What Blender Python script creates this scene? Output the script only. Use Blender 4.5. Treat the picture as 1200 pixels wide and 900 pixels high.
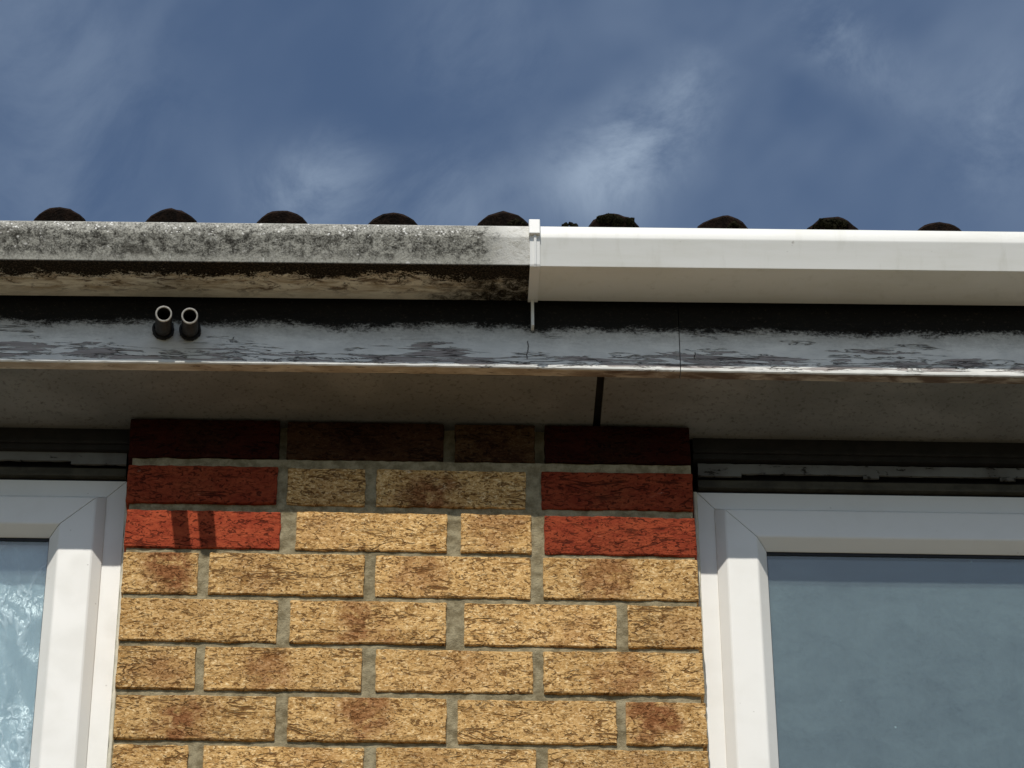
import bpy, bmesh, math, random
from mathutils import Vector, Matrix, noise

# ------------------------------------------------------------------ camera, sky, sun, exposure
scene = bpy.context.scene
for o in list(bpy.data.objects):
    bpy.data.objects.remove(o)
col = scene.collection

cam_d = bpy.data.cameras.new('camera')
cam = bpy.data.objects.new('camera', cam_d)
col.objects.link(cam)
cam_d.sensor_fit = 'HORIZONTAL'
cam_d.sensor_width = 36.0
cam_d.lens = 126.0
cam_d.clip_start = 0.05
cam_d.clip_end = 3000.0
PITCH, ROLL, YAW = math.radians(126.9023), math.radians(-0.3944), math.radians(-2.1627)
CM = Matrix.Rotation(YAW, 3, 'Z') @ Matrix.Rotation(PITCH, 3, 'X') @ Matrix.Rotation(ROLL, 3, 'Z')
CAM_POS = Vector((0.3735, -4.0286, -2.7316))
cam.matrix_world = Matrix.Translation(CAM_POS) @ CM.to_4x4()
scene.camera = cam

GROUND_Z = -4.35
SUN_DIR = Vector((-0.15, -1.0, 1.225)).normalized()       # towards the sun
SUN_STRENGTH = 3.7
SKY_STRENGTH = 0.089
EXPOSURE = 0.0

world = bpy.data.worlds.new('World')
scene.world = world
world.use_nodes = True
wn, wl = world.node_tree.nodes, world.node_tree.links
wn.clear()


def wnode(t, **kw):
    n = wn.new(t)
    for k, v in kw.items():
        setattr(n, k, v)
    return n


w_out = wnode('ShaderNodeOutputWorld')
w_bg = wnode('ShaderNodeBackground')
w_bg.inputs['Strength'].default_value = SKY_STRENGTH
sky = wnode('ShaderNodeTexSky', sky_type='NISHITA')
sky.sun_disc = False
sky.sun_elevation = math.asin(SUN_DIR.z)
sky.sun_rotation = math.atan2(SUN_DIR.x, SUN_DIR.y)
sky.altitude = 50
sky.air_density = 1.0
sky.dust_density = 0.7
sky.ozone_density = 1.9
w_tc = wnode('ShaderNodeTexCoord')


def wmath(op, a, b=None, clamp=False):
    n = wnode('ShaderNodeMath', operation=op, use_clamp=clamp)
    for i, v in enumerate((a, b)):
        if v is None:
            continue
        if isinstance(v, (int, float)):
            n.inputs[i].default_value = v
        else:
            wl.new(v, n.inputs[i])
    return n.outputs[0]


def wnoise(scale, detail, rough, dist=0.0, stretch=(1, 1, 1)):
    """noise over the sky, drawn out along the direction the high wind blows"""
    ro = wnode('ShaderNodeVectorRotate', rotation_type='AXIS_ANGLE')
    ro.inputs['Axis'].default_value = (0.0, .777, .629)
    ro.inputs['Angle'].default_value = math.radians(42)
    wl.new(w_tc.outputs['Generated'], ro.inputs['Vector'])
    mp = wnode('ShaderNodeVectorMath', operation='MULTIPLY')
    mp.inputs[1].default_value = stretch
    wl.new(ro.outputs[0], mp.inputs[0])
    n = wnode('ShaderNodeTexNoise')
    n.inputs['Scale'].default_value = scale
    n.inputs['Detail'].default_value = detail
    n.inputs['Roughness'].default_value = rough
    n.inputs['Distortion'].default_value = dist
    wl.new(mp.outputs[0], n.inputs['Vector'])
    return n.outputs['Fac']


def wrange(v, a, b, c=0.0, d=1.0):
    n = wnode('ShaderNodeMapRange', interpolation_type='SMOOTHSTEP')
    n.inputs['From Min'].default_value = a
    n.inputs['From Max'].default_value = b
    n.inputs['To Min'].default_value = c
    n.inputs['To Max'].default_value = d
    wl.new(v, n.inputs['Value'])
    return n.outputs[0]


# wisps of cloud: (azimuth east of north, elevation, radius) in degrees, strength
WISPS = [(4.34, 40.41, 1.0, 1.0), (5.25, 40.85, 1.0, .95), (6.1, 41.6, .75, .6), (3.96, 39.74, 1.0, .6), (2.9, 40.2, .9, .4),
         (-1.54, 40.07, 1.0, .85), (-2.6, 39.8, .9, .5), (.8, 39.8, 1.1, .55), (8.84, 42.5, .8, .55), (9.5, 41.95, .8, .55), (10.3, 41.4, .7, .4),
         (12.4, 40.5, 1.5, .6), (-8.1, 41.9, 1.9, .28), (-5.9, 41.1, 1.9, .2), (1.5, 42.5, 1.7, .3), (-7.5, 39.4, 1.5, .3),
         (-17, 47, 5, .6), (24, 41, 6, .6), (30, 60, 8, .5), (-40, 52, 7, .6),
         (0, 62, 7, .6), (70, 40, 9, .6), (-80, 45, 9, .6), (120, 45, 9, .6), (-130, 40, 9, .6), (180, 36, 10, .6), (160, 60, 9, .5), (-165, 70, 9, .5)]
dens = None
for az, el, rad, st in WISPS:
    a, e = math.radians(az), math.radians(el)
    d = wnode('ShaderNodeVectorMath', operation='DISTANCE')
    wl.new(w_tc.outputs['Generated'], d.inputs[0])
    d.inputs[1].default_value = (math.cos(e) * math.sin(a), math.cos(e) * math.cos(a), math.sin(e))
    m = wrange(d.outputs['Value'], 0.0, math.radians(rad) * 1.35, st, 0.0)
    dens = m if dens is None else wmath('ADD', dens, m)
fib = wrange(wnoise(30, 8, .64, .4, (.8, 1.0, 1.0)), .30, .68)
soft = wrange(wnoise(10, 4, .55, .3, (.6, 1, 1)), .34, .72)
veil = wmath('MULTIPLY', soft, 0.20)
cloud = wmath('ADD', wmath('MULTIPLY', wmath('MULTIPLY', dens, fib), 0.40), veil)
cloud = wmath('MINIMUM', cloud, 0.8)
w_mix = wnode('ShaderNodeMix', data_type='RGBA')
wl.new(cloud, w_mix.inputs[0])
wl.new(sky.outputs[0], w_mix.inputs[6])
w_mix.inputs[7].default_value = (4.9, 6.0, 7.4, 1)
wl.new(w_mix.outputs[2], w_bg.inputs['Color'])
wl.new(w_bg.outputs[0], w_out.inputs['Surface'])

sun_d = bpy.data.lights.new('sun', 'SUN')
sun_d.energy = SUN_STRENGTH
sun_d.angle = math.radians(0.53)
sun_d.color = (1.0, 0.955, 0.88)
sun = bpy.data.objects.new('sun', sun_d)
col.objects.link(sun)
sun.rotation_euler = SUN_DIR.to_track_quat('Z', 'Y').to_euler()
sun.location = SUN_DIR * 30

vs = scene.view_settings
vs.view_transform = 'Standard'
vs.look = 'None'
vs.gamma = 1.0
vs.exposure = EXPOSURE
vs.use_curve_mapping = False
scene.render.engine = 'CYCLES'
scene.cycles.max_bounces = 8
scene.cycles.diffuse_bounces = 4
scene.cycles.transparent_max_bounces = 12

# ------------------------------------------------------------------ material helpers


class NT:
    def __init__(self, name):
        self.m = bpy.data.materials.new(name)
        self.m.use_nodes = True
        self.t = self.m.node_tree
        self.n, self.l = self.t.nodes, self.t.links
        self.bsdf = self.n['Principled BSDF']
        self.out = self.n['Material Output']
        self.tc = self.n.new('ShaderNodeTexCoord')
        self.P = self.tc.outputs['Object']
        self.sep = None

    def put(self, sock, v):
        if isinstance(v, bpy.types.NodeSocket):
            self.l.new(v, sock)
        elif isinstance(v, (tuple, list)) and len(v) == 3 and sock.type == 'RGBA':
            sock.default_value = (*v, 1)
        else:
            sock.default_value = v

    def math(self, op, a, b=0.0, c=None, clamp=False):
        n = self.n.new('ShaderNodeMath')
        n.operation = op
        n.use_clamp = clamp
        self.put(n.inputs[0], a)
        self.put(n.inputs[1], b)
        if c is not None:
            self.put(n.inputs[2], c)
        return n.outputs[0]

    def add(self, a, b): return self.math('ADD', a, b)
    def mul(self, a, b): return self.math('MULTIPLY', a, b)
    def sub(self, a, b): return self.math('SUBTRACT', a, b)
    def inv(self, a): return self.math('SUBTRACT', 1.0, a)
    def mx(self, a, b): return self.math('MAXIMUM', a, b)

    def xyz(self, i):
        if self.sep is None:
            self.sep = self.n.new('ShaderNodeSeparateXYZ')
            self.l.new(self.P, self.sep.inputs[0])
        return self.sep.outputs[i]

    def offset(self, k=17.0):
        """shift the coordinates by a random amount per object"""
        oi = self.n.new('ShaderNodeObjectInfo')
        self.oi = oi
        r = self.mul(oi.outputs['Random'], k)
        v = self.n.new('ShaderNodeVectorMath')
        v.operation = 'ADD'
        self.l.new(self.P, v.inputs[0])
        cb = self.n.new('ShaderNodeCombineXYZ')
        self.l.new(r, cb.inputs[0])
        self.l.new(self.mul(r, 1.7), cb.inputs[1])
        self.l.new(self.mul(r, .6), cb.inputs[2])
        self.l.new(cb.outputs[0], v.inputs[1])
        return v.outputs[0]

    def map(self, scale, P=None):
        n = self.n.new('ShaderNodeVectorMath')
        n.operation = 'MULTIPLY'
        self.l.new(P or self.P, n.inputs[0])
        n.inputs[1].default_value = scale
        return n.outputs[0]

    def noise(self, scale=1.0, detail=3.0, rough=.5, dist=0.0, stretch=None, P=None, color=False):
        n = self.n.new('ShaderNodeTexNoise')
        n.inputs['Scale'].default_value = scale
        n.inputs['Detail'].default_value = detail
        n.inputs['Roughness'].default_value = rough
        n.inputs['Distortion'].default_value = dist
        self.l.new(self.map(stretch, P) if stretch else (P or self.P), n.inputs['Vector'])
        return n.outputs['Color' if color else 'Fac']

    def voronoi(self, scale, P=None, feature='F1', stretch=None, rnd=1.0):
        n = self.n.new('ShaderNodeTexVoronoi')
        n.feature = feature
        n.inputs['Scale'].default_value = scale
        n.inputs['Randomness'].default_value = rnd
        self.l.new(self.map(stretch, P) if stretch else (P or self.P), n.inputs['Vector'])
        return n

    def rng(self, v, a, b, c=0.0, d=1.0, smooth=True):
        n = self.n.new('ShaderNodeMapRange')
        n.interpolation_type = 'SMOOTHSTEP' if smooth else 'LINEAR'
        self.put(n.inputs['Value'], v)
        n.inputs['From Min'].default_value = a
        n.inputs['From Max'].default_value = b
        n.inputs['To Min'].default_value = c
        n.inputs['To Max'].default_value = d
        return n.outputs[0]

    def mix(self, f, a, b, mode='MIX'):
        n = self.n.new('ShaderNodeMix')
        n.data_type = 'RGBA'
        n.blend_type = mode
        self.put(n.inputs[0], f)
        self.put(n.inputs[6], a)
        self.put(n.inputs[7], b)
        return n.outputs[2]

    def bump(self, h, dist=.001, strength=1.0, normal=None):
        n = self.n.new('ShaderNodeBump')
        n.inputs['Distance'].default_value = dist
        n.inputs['Strength'].default_value = strength
        self.l.new(h, n.inputs['Height'])
        if normal is not None:
            self.l.new(normal, n.inputs['Normal'])
        return n.outputs[0]

    def done(self, color, rough=.7, normal=None, spec=None):
        self.put(self.bsdf.inputs['Base Color'], color)
        self.put(self.bsdf.inputs['Roughness'], rough)
        if normal is not None:
            self.l.new(normal, self.bsdf.inputs['Normal'])
        if spec is not None:
            self.put(self.bsdf.inputs['Specular IOR Level'], spec)
        return self.m


def mat_brick():
    t = NT('rustic_brick')
    P = t.offset(23.0)
    c = t.n.new('ShaderNodeSeparateColor')
    t.l.new(t.oi.outputs['Color'], c.inputs[0])
    red, bx, bs = c.outputs[0], c.outputs[1], c.outputs[2]
    val = t.oi.outputs['Alpha']
    mid = t.noise(1, 5, .62, .8, (34, 34, 80), P)
    grain = t.noise(1, 4, .75, .8, (190, 190, 300), P)
    lump = t.noise(1, 3, .6, 1.2, (120, 120, 230), P)
    tan = t.mix(t.rng(mid, .30, .70), (.39, .218, .072), (.62, .385, .150))
    tan = t.mix(t.rng(grain, .51, .66, 0, .80), tan, (.86, .65, .36))
    tan = t.mix(t.rng(grain, .48, .33, 0, .85), tan, (.27, .125, .036))
    redc = t.mix(t.rng(mid, .3, .7), (.20, .030, .013), (.30, .058, .023))
    redc = t.mix(t.rng(grain, .55, .82, 0, .5), redc, (.50, .15, .07))
    redc = t.mix(t.rng(grain, .44, .26, 0, .5), redc, (.13, .018, .008))
    base = t.mix(red, tan, redc)
    # fired brown blotches at a given place along the brick
    dx = t.math('ABSOLUTE', t.sub(t.add(t.xyz(0), t.mul(t.sub(t.noise(1, 2, .5, 0, (30, 30, 30), P), .5), .08)), t.mul(t.sub(bx, .5), .215)))
    dz = t.sub(t.add(t.xyz(2), t.mul(t.sub(t.noise(1, 2, .5, 0, (26, 26, 26), P), .5), .09)), t.mul(t.sub(t.oi.outputs['Random'], .5), .03))
    dd = t.math('SQRT', t.add(t.mul(dx, dx), t.mul(t.mul(dz, dz), .9)))
    bl = t.mul(t.rng(dd, .014, .056, 1, 0), bs)
    bl = t.mul(bl, t.rng(t.noise(1, 5, .65, .4, (48, 48, 60), P), .30, .52))
    base = t.mix(t.mul(bl, .9), base, t.mix(t.rng(grain, .4, .65), (.13, .040, .014), (.30, .115, .042)))
    # drag pits: short squiggles, and a few long tears
    pit = t.rng(t.noise(1, 3, .55, 1.3, (100, 100, 170), P), .415, .35)
    pit2 = t.rng(t.noise(1, 2, .5, 1.4, (190, 190, 300), P), .385, .31)
    tn = t.noise(1, 4, .55, .7, (11, 11, 48), P)
    tearn = t.math('ABSOLUTE', t.sub(tn, .5))
    tear = t.mul(t.rng(tearn, .020, .003), t.rng(t.noise(1, 2, .5, 0, (14, 14, 34), P), .50, .57))
    tearn2 = t.math('ABSOLUTE', t.sub(t.noise(1, 4, .6, .9, (24, 24, 85), P), .47))
    tear2 = t.mul(t.rng(tearn2, .022, .004), t.rng(t.noise(1, 2, .5, 0, (30, 30, 60), P), .54, .60))
    holes = t.mx(t.mx(t.mul(pit, .9), t.mul(pit2, .55)), t.mx(t.mul(tear, .95), t.mul(tear2, .45)))
    base = t.mix(t.mul(holes, .84), base, t.mix(red, (.105, .040, .011), (.045, .009, .005)))
    sm = t.mul(t.rng(t.noise(1, 4, .65, .3, (26, 26, 40), P), .67, .75), t.rng(grain, .35, .6, .2, .7))
    base = t.mix(sm, base, t.mix(red, (.70, .55, .36), (.50, .27, .19)))
    vv = t.n.new('ShaderNodeCombineXYZ')
    for i in range(3):
        t.l.new(val, vv.inputs[i])
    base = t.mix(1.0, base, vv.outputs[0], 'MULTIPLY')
    h = t.sub(t.add(t.mul(grain, .30), t.add(t.mul(mid, .22), t.mul(lump, .35))), t.mul(holes, 1.0))
    return t.done(base, .95, t.bump(h, .0036, .85), .10)


def mat_mortar():
    t = NT('mortar')
    n = t.noise(1, 5, .65, 0, (60, 60, 60))
    g = t.noise(1, 3, .7, 0, (420, 420, 420))
    b = t.mix(t.rng(n, .32, .68), (.175, .140, .078), (.36, .305, .190))
    b = t.mix(t.rng(g, .6, .75, 0, .5), b, (.42, .38, .28))
    b = t.mix(t.rng(g, .4, .28, 0, .5), b, (.13, .11, .075))
    h = t.add(t.mul(n, .5), t.mul(g, .6))
    return t.done(b, .95, t.bump(h, .0030, .85), .1)


def mat_textured_wall():
    t = NT('brickwork_far')
    b = t.n.new('ShaderNodeTexBrick')
    b.inputs['Scale'].default_value = 1.0
    b.inputs['Brick Width'].default_value = .225
    b.inputs['Row Height'].default_value = .075
    b.inputs['Mortar Size'].default_value = .005
    b.inputs['Color1'].default_value = (.50, .33, .13, 1)
    b.inputs['Color2'].default_value = (.40, .25, .10, 1)
    b.inputs['Mortar'].default_value = (.32, .30, .22, 1)
    sw = t.n.new('ShaderNodeCombineXYZ')
    t.l.new(t.xyz(0), sw.inputs[0])
    t.l.new(t.xyz(2), sw.inputs[1])
    t.l.new(sw.outputs[0], b.inputs['Vector'])
    return t.done(b.outputs['Color'], .95, t.bump(b.outputs['Fac'], -.004, 1.0), .1)


def mat_pvc(name='white_upvc', base=(.80, .79, .745), dirt=.06, rough=.38):
    t = NT(name)
    n = t.noise(1, 5, .6, .2, (14, 14, 14))
    s = t.noise(1, 2, .5, 0, (700, 700, 700))
    sp = t.voronoi(60)
    spk = t.mul(t.rng(sp.outputs['Distance'], .10, .05), t.rng(t.noise(1, 1, .5, 0, (45, 45, 45)), .62, .66))
    dc = (base[0] * .62, base[1] * .60, base[2] * .54)
    b = t.mix(t.rng(n, .42, .75, 0, dirt * 2.2), base, dc)
    b = t.mix(t.rng(s, .6, .8, 0, dirt), b, dc)
    b = t.mix(t.mul(spk, .35), b, (.25, .22, .18))
    h = s
    return t.done(b, t.rng(n, .3, .8, rough, rough + .2), t.bump(h, .0002, .3), .4)


def mat_new_gutter():
    t = NT('new_gutter_upvc')
    n = t.noise(1, 5, .6, .3, (5, 14, 30))
    st = t.noise(1, 4, .6, .2, (55, 55, 3))
    s = t.noise(1, 2, .5, 0, (600, 600, 600))
    b = t.mix(t.rng(n, .4, .75, 0, .30), (.80, .80, .76), (.58, .57, .47))
    b = t.mix(t.rng(st, .52, .75, 0, .22), b, (.50, .49, .40))
    b = t.mix(t.rng(s, .6, .8, 0, .10), b, (.45, .43, .36))
    sp = t.mul(t.rng(t.noise(1, 3, .6, .5, (60, 90, 120)), .70, .76), t.rng(t.noise(1, 1, .5, 0, (9, 9, 9)), .48, .6))
    b = t.mix(t.mul(sp, .5), b, (.25, .22, .17))
    return t.done(b, .42, t.bump(t.add(n, t.mul(s, .1)), .0006, .3), .4)


def mat_old_gutter():
    """weathered white plastic: grey algae on the face, a black ragged tide mark under the front edge"""
    t = NT('weathered_gutter_upvc')
    x, y, z = t.xyz(0), t.xyz(1), t.xyz(2)
    big = t.noise(1, 4, .6, .4, (7, 7, 7))
    mott = t.noise(1, 7, .80, .5, (72, 72, 95))
    fine = t.noise(1, 4, .75, .5, (380, 380, 380))
    rag = t.noise(1, 7, .78, .5, (34, 60, 60))
    run = t.noise(1, 4, .65, .2, (95, 95, 14))
    clean = t.rng(t.add(x, t.mul(t.sub(mott, .5), .10)), .468, .520)      # wiped clean by the joint
    face = t.rng(z, .001, .0032)
    # --- front face
    grey = t.add(t.add(t.mul(mott, .52), t.mul(fine, .40)), t.add(t.mul(big, .10), t.mul(run, .12)))
    fc = t.mix(t.rng(grey, .48, .69), (.034, .032, .026), (.48, .47, .41))
    fc = t.mix(t.rng(t.noise(1, 4, .6, .3, (16, 16, 34)), .54, .70, 0, .6), fc, (.060, .055, .044))
    lo = t.rng(t.add(z, t.add(t.mul(t.sub(run, .5), .046), t.mul(t.sub(fine, .5), .018))), .017, .003)
    fc = t.mix(t.mul(lo, t.rng(fine, .25, .65, .22, .85)), fc, (.50, .49, .43))
    hi = t.rng(t.add(z, t.mul(t.sub(mott, .5), .03)), .044, .056)
    fc = t.mix(t.mul(hi, t.rng(fine, .32, .68, .05, .75)), fc, (.52, .51, .46))
    rim = t.rng(z, .0612, .0632)
    fc = t.mix(t.mul(rim, .6), fc, (.62, .61, .57))
    # droppings and lichen: pale spots of several sizes
    w1 = t.voronoi(1.0, stretch=(62, 62, 90))
    spot = t.mul(t.rng(t.add(w1.outputs['Distance'], t.mul(t.sub(fine, .5), .25)), .24, .17), t.rng(t.noise(1, 2, .5, 0, (41, 41, 60)), .60, .63))
    w2 = t.voronoi(1.0, stretch=(210, 210, 230))
    spot2 = t.mul(t.rng(w2.outputs['Distance'], .36, .24), t.rng(t.noise(1, 2, .5, 0, (70, 70, 95)), .54, .60))
    spot2 = t.mul(spot2, t.rng(z, .028, .052, .22, 1.25))
    w3 = t.voronoi(1.0, stretch=(120, 120, 34))
    dash = t.mul(t.rng(w3.outputs['Distance'], .20, .12), t.rng(t.noise(1, 2, .5, 0, (50, 50, 40)), .60, .64))
    fc = t.mix(t.mul(t.mx(t.mx(spot, spot2), t.mul(dash, .7)), .8), fc, (.78, .77, .73))
    cl = t.mix(t.rng(t.add(mott, t.mul(t.sub(big, .5), .5)), .42, .72, 0, .75), (.76, .75, .70), (.34, .32, .26))
    fc = t.mix(clean, fc, cl)
    # --- underside
    us = t.mix(t.rng(t.noise(1, 6, .68, .5, (22, 95, 60)), .36, .66), (.84, .79, .66), (.44, .35, .23))
    us = t.mix(t.rng(t.noise(1, 7, .78, .8, (26, 70, 60)), .50, .60, 0, .9), us, (.12, .08, .048))
    us = t.mix(t.rng(t.add(y, t.mul(t.sub(rag, .5), .02)), -.158, -.142, 0, .7), us, (.78, .74, .63))
    tide = t.rng(t.add(y, t.add(t.add(t.mul(t.sub(rag, .5), .10), t.mul(t.sub(fine, .5), .040)), t.mul(t.sub(big, .5), .05))), -.180, -.188)
    bloom = t.mul(t.rng(t.add(x, t.add(t.mul(t.sub(big, .5), .16), t.mul(t.sub(rag, .5), .22))), .40, .475), t.rng(t.add(t.mul(mott, .7), t.mul(rag, .4)), .50, .72, 1, .15))
    us = t.mix(t.mx(tide, bloom), us, t.mix(t.rng(fine, .42, .72), (.006, .005, .003), (.085, .062, .040)))
    b = t.mix(face, us, fc)
    h = t.add(t.mul(mott, .7), t.mul(fine, .6))
    return t.done(b, .85, t.bump(h, .0020, .7), .15)


def mat_fascia():
    """white gloss paint gone grey, flaking off the wood along the lower edge, grime and painted gutter shade at the top"""
    t = NT('flaking_fascia_paint')
    x, z = t.xyz(0), t.xyz(2)
    big = t.noise(1, 3, .5, .3, (6, 6, 6))
    soft = t.noise(1, 5, .6, .2, (22, 22, 50))
    fl = t.noise(1, 7, .66, .7, (13, 13, 150))
    pat = t.noise(1, 2, .5, .2, (5.5, 5.5, 16))
    low = t.mul(t.rng(z, .276, .240), t.rng(z, .2315, .2345))
    fld = t.add(t.add(t.mul(fl, .72), t.mul(pat, .52)), t.mul(low, .12))
    flake = t.mul(t.rng(fld, .752, .760), t.rng(z, .280, .266))
    cr = t.math('ABSOLUTE', t.sub(t.noise(1, 5, .62, .9, (12, 12, 150)), .5))
    crack = t.mul(t.rng(cr, .024, .005), t.rng(t.add(t.noise(1, 3, .5, 0, (13, 13, 60)), t.mul(low, .20)), .58, .64))
    # upright splits at two old nail lines
    split = None
    for xs, za, zb in ((.5410, .243, .277), (.7735, .246, .262), (.1395, .268, .276)):
        dxx = t.math('ABSOLUTE', t.sub(t.add(x, t.mul(t.sub(t.noise(1, 3, .6, 0, (3, 3, 34)), .5), .020)), xs))
        m_ = t.mul(t.rng(dxx, .0011, .0003), t.mul(t.rng(z, za, za + .003), t.rng(z, zb, zb - .003)))
        split = m_ if split is None else t.mx(split, m_)
    paint = t.mix(t.rng(soft, .3, .72), (.68, .68, .645), (.84, .835, .79))
    paint = t.mix(t.rng(t.noise(1, 4, .6, 0, (40, 40, 300)), .55, .75, 0, .45), paint, (.40, .40, .39))
    wood = t.mix(t.rng(t.noise(1, 4, .6, .2, (12, 12, 320)), .3, .7), (.28, .245, .23), (.43, .39, .37))
    b = t.mix(flake, paint, wood)
    edge = t.mul(t.rng(t.math('ABSOLUTE', t.sub(fld, .750)), .009, .002), t.mul(t.rng(z, .278, .268), t.rng(z, .2315, .2345)))
    b = t.mix(t.mul(t.mx(t.mx(t.mul(edge, .7), crack), split), .9), b, (.045, .04, .038))
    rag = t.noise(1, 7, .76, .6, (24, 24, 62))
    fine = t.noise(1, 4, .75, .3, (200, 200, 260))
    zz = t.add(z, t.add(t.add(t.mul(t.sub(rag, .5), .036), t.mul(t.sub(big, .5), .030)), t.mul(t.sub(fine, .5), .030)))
    grime_shade = t.rng(zz, .287, .302)  # real grime, with the shade under the gutter painted into its black
    haze = t.rng(zz, .258, .300, 0, .55)  # softer lower edge of the same grime and painted shade
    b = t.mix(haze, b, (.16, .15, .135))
    b = t.mix(t.mul(grime_shade, .99), b, t.mix(t.rng(fine, .55, .75), (.004, .0036, .003), (.045, .036, .026)))
    h = t.sub(t.sub(t.mul(soft, .3), t.mul(flake, .7)), t.mul(t.mx(t.mx(crack, edge), split), .9))
    return t.done(b, t.mix(grime_shade, (.5, .5, .5), (.9, .9, .9)), t.bump(h, .0014, .8), .25)


def mat_board_under():
    t = NT('bare_fascia_underside')
    n = t.noise(1, 5, .65, .4, (16, 60, 60))
    f = t.noise(1, 4, .65, .3, (45, 200, 200))
    b = t.mix(t.rng(n, .35, .65), (.62, .54, .43), (.40, .32, .235))
    b = t.mix(t.rng(f, .56, .70, 0, .8), b, (.10, .07, .05))
    b = t.mix(t.mul(t.rng(t.xyz(0), .58, .66), t.rng(n, .35, .6, .3, .9)), b, (.13, .085, .06))
    return t.done(b, .85, t.bump(f, .0015, .6), .15)


def mat_soffit():
    t = NT('grubby_soffit_board')
    n = t.noise(1, 5, .6, .3, (6, 9, 6))
    f = t.noise(1, 4, .65, .1, (160, 160, 160))
    b = t.mix(t.rng(n, .3, .7), (.18, .174, .156), (.26, .25, .225))
    b = t.mix(t.rng(f, .52, .70, 0, .6), b, (.085, .075, .06))
    sp = t.voronoi(70)
    spk = t.mul(t.rng(sp.outputs['Distance'], .12, .06), t.rng(t.noise(1, 1, .5, 0, (40, 40, 40)), .62, .66))
    b = t.mix(t.mul(spk, .7), b, (.06, .05, .04))
    return t.done(b, .9, t.bump(f, .0015, .5), .15)


def mat_plain(name, color, rough=.7, var=.25, scale=40, bump=.001, spec=.3):
    t = NT(name)
    n = t.noise(1, 5, .65, .3, (scale, scale, scale))
    b = t.mix(t.rng(n, .3, .7), tuple(v * (1 - var) for v in color), tuple(v * (1 + var) for v in color))
    return t.done(b, rough, t.bump(n, bump, .6), spec)


def mat_vent():
    t = NT('chipped_vent_paint')
    n = t.noise(1, 5, .7, .4, (60, 60, 140))
    s = t.noise(1, 3, .6, .2, (14, 14, 14))
    b = t.mix(t.rng(s, .35, .65), (.17, .17, .157), (.105, .10, .09))
    chip = t.rng(t.add(n, t.mul(t.sub(s, .5), .5)), .58, .62)
    b = t.mix(chip, b, (.03, .027, .022))
    return t.done(b, .7, t.bump(t.inv(chip), .001, .8), .25)


def mat_tile():
    t = NT('mossy_concrete_tile')
    n = t.noise(1, 5, .65, .4, (70, 70, 70))
    f = t.noise(1, 4, .7, .4, (260, 260, 260))
    b = t.mix(t.rng(n, .35, .65), (.012, .0095, .008), (.030, .019, .014))
    b = t.mix(t.rng(f, .60, .72, 0, .6), b, (.060, .034, .024))
    b = t.mix(t.rng(f, .45, .3, 0, .8), b, (.006, .005, .004))
    return t.done(b, .97, t.bump(t.add(n, f), .004, .9), .05)


def mat_moss():
    t = NT('dark_dry_moss')
    f = t.noise(1, 4, .7, .4, (300, 300, 300))
    b = t.mix(t.rng(f, .4, .7), (.010, .010, .006), (.030, .028, .016))
    return t.done(b, 1.0, t.bump(f, .003, .9), .0)


def mat_glass(name, dust, dustcol, streak, tint=(.78, .84, .84)):
    """clear pane with a film of dust that catches the sun"""
    t = NT(name)
    t.n.remove(t.bsdf)
    tr = t.n.new('ShaderNodeBsdfTransparent')
    tr.inputs[0].default_value = (*tint, 1)
    gl = t.n.new('ShaderNodeBsdfGlossy')
    gl.inputs['Roughness'].default_value = .02
    gl.inputs[0].default_value = (1, 1, 1, 1)
    df = t.n.new('ShaderNodeBsdfDiffuse')
    df.inputs[0].default_value = (*dustcol, 1)
    big = t.noise(1, 4, .6, .5, (4, 4, 3))
    run = t.noise(1, 5, .65, .15, (26, 26, 1.6))
    fine = t.noise(1, 3, .7, 0, (260, 260, 200))
    rub = t.noise(1, 5, .6, 1.0, (14, 14, 22))
    d = t.add(t.add(t.mul(t.sub(big, .5), .9), t.mul(t.sub(run, .5), streak)), t.add(t.mul(t.sub(fine, .5), .9), t.mul(t.sub(rub, .5), .7)))
    d = t.mul(t.add(d, 1.0), dust)
    sp = t.voronoi(1.0, stretch=(38, 38, 38))
    spk = t.mul(t.rng(sp.outputs['Distance'], .075, .045), t.rng(t.noise(1, 1, .5, 0, (20, 20, 20)), .60, .63))
    d = t.math('ADD', d, t.mul(spk, .5), clamp=True)
    m1 = t.n.new('ShaderNodeMixShader')
    t.l.new(d, m1.inputs[0])
    t.l.new(tr.outputs[0], m1.inputs[1])
    t.l.new(df.outputs[0], m1.inputs[2])
    lw = t.n.new('ShaderNodeLayerWeight')
    lw.inputs['Blend'].default_value = .5
    fres = t.add(t.mul(t.math('POWER', lw.outputs['Facing'], 5.0), .95), .045)
    m2 = t.n.new('ShaderNodeMixShader')
    t.l.new(t.mul(fres, 1.8), m2.inputs[0])
    t.l.new(m1.outputs[0], m2.inputs[1])
    t.l.new(gl.outputs[0], m2.inputs[2])
    bm = t.bump(t.noise(1, 2, .5, 0, (3, 3, 3)), .004, .15)
    t.l.new(bm, gl.inputs['Normal'])
    t.l.new(m2.outputs[0], t.out.inputs[0])
    return t.m


def mat_film():
    t = NT('crumpled_white_film')
    n = t.noise(1, 5, .6, .25, (26, 26, 13))
    c_ = t.math('ABSOLUTE', t.sub(t.noise(1, 3, .55, .3, (30, 30, 19)), .5))
    cr = t.mul(t.rng(c_, .07, .0), t.rng(t.noise(1, 2, .5, 0, (8, 8, 7)), .48, .62))
    b = t.mix(t.rng(n, .36, .70), (.31, .41, .44), (.46, .57, .60))
    b = t.mix(t.mul(cr, .75), b, (.90, .95, .96))
    t.done(b, .3, t.bump(t.add(n, t.mul(cr, .3)), .006, .6), .5)
    t.bsdf.inputs['Alpha'].default_value = .8
    return t.m


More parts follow.
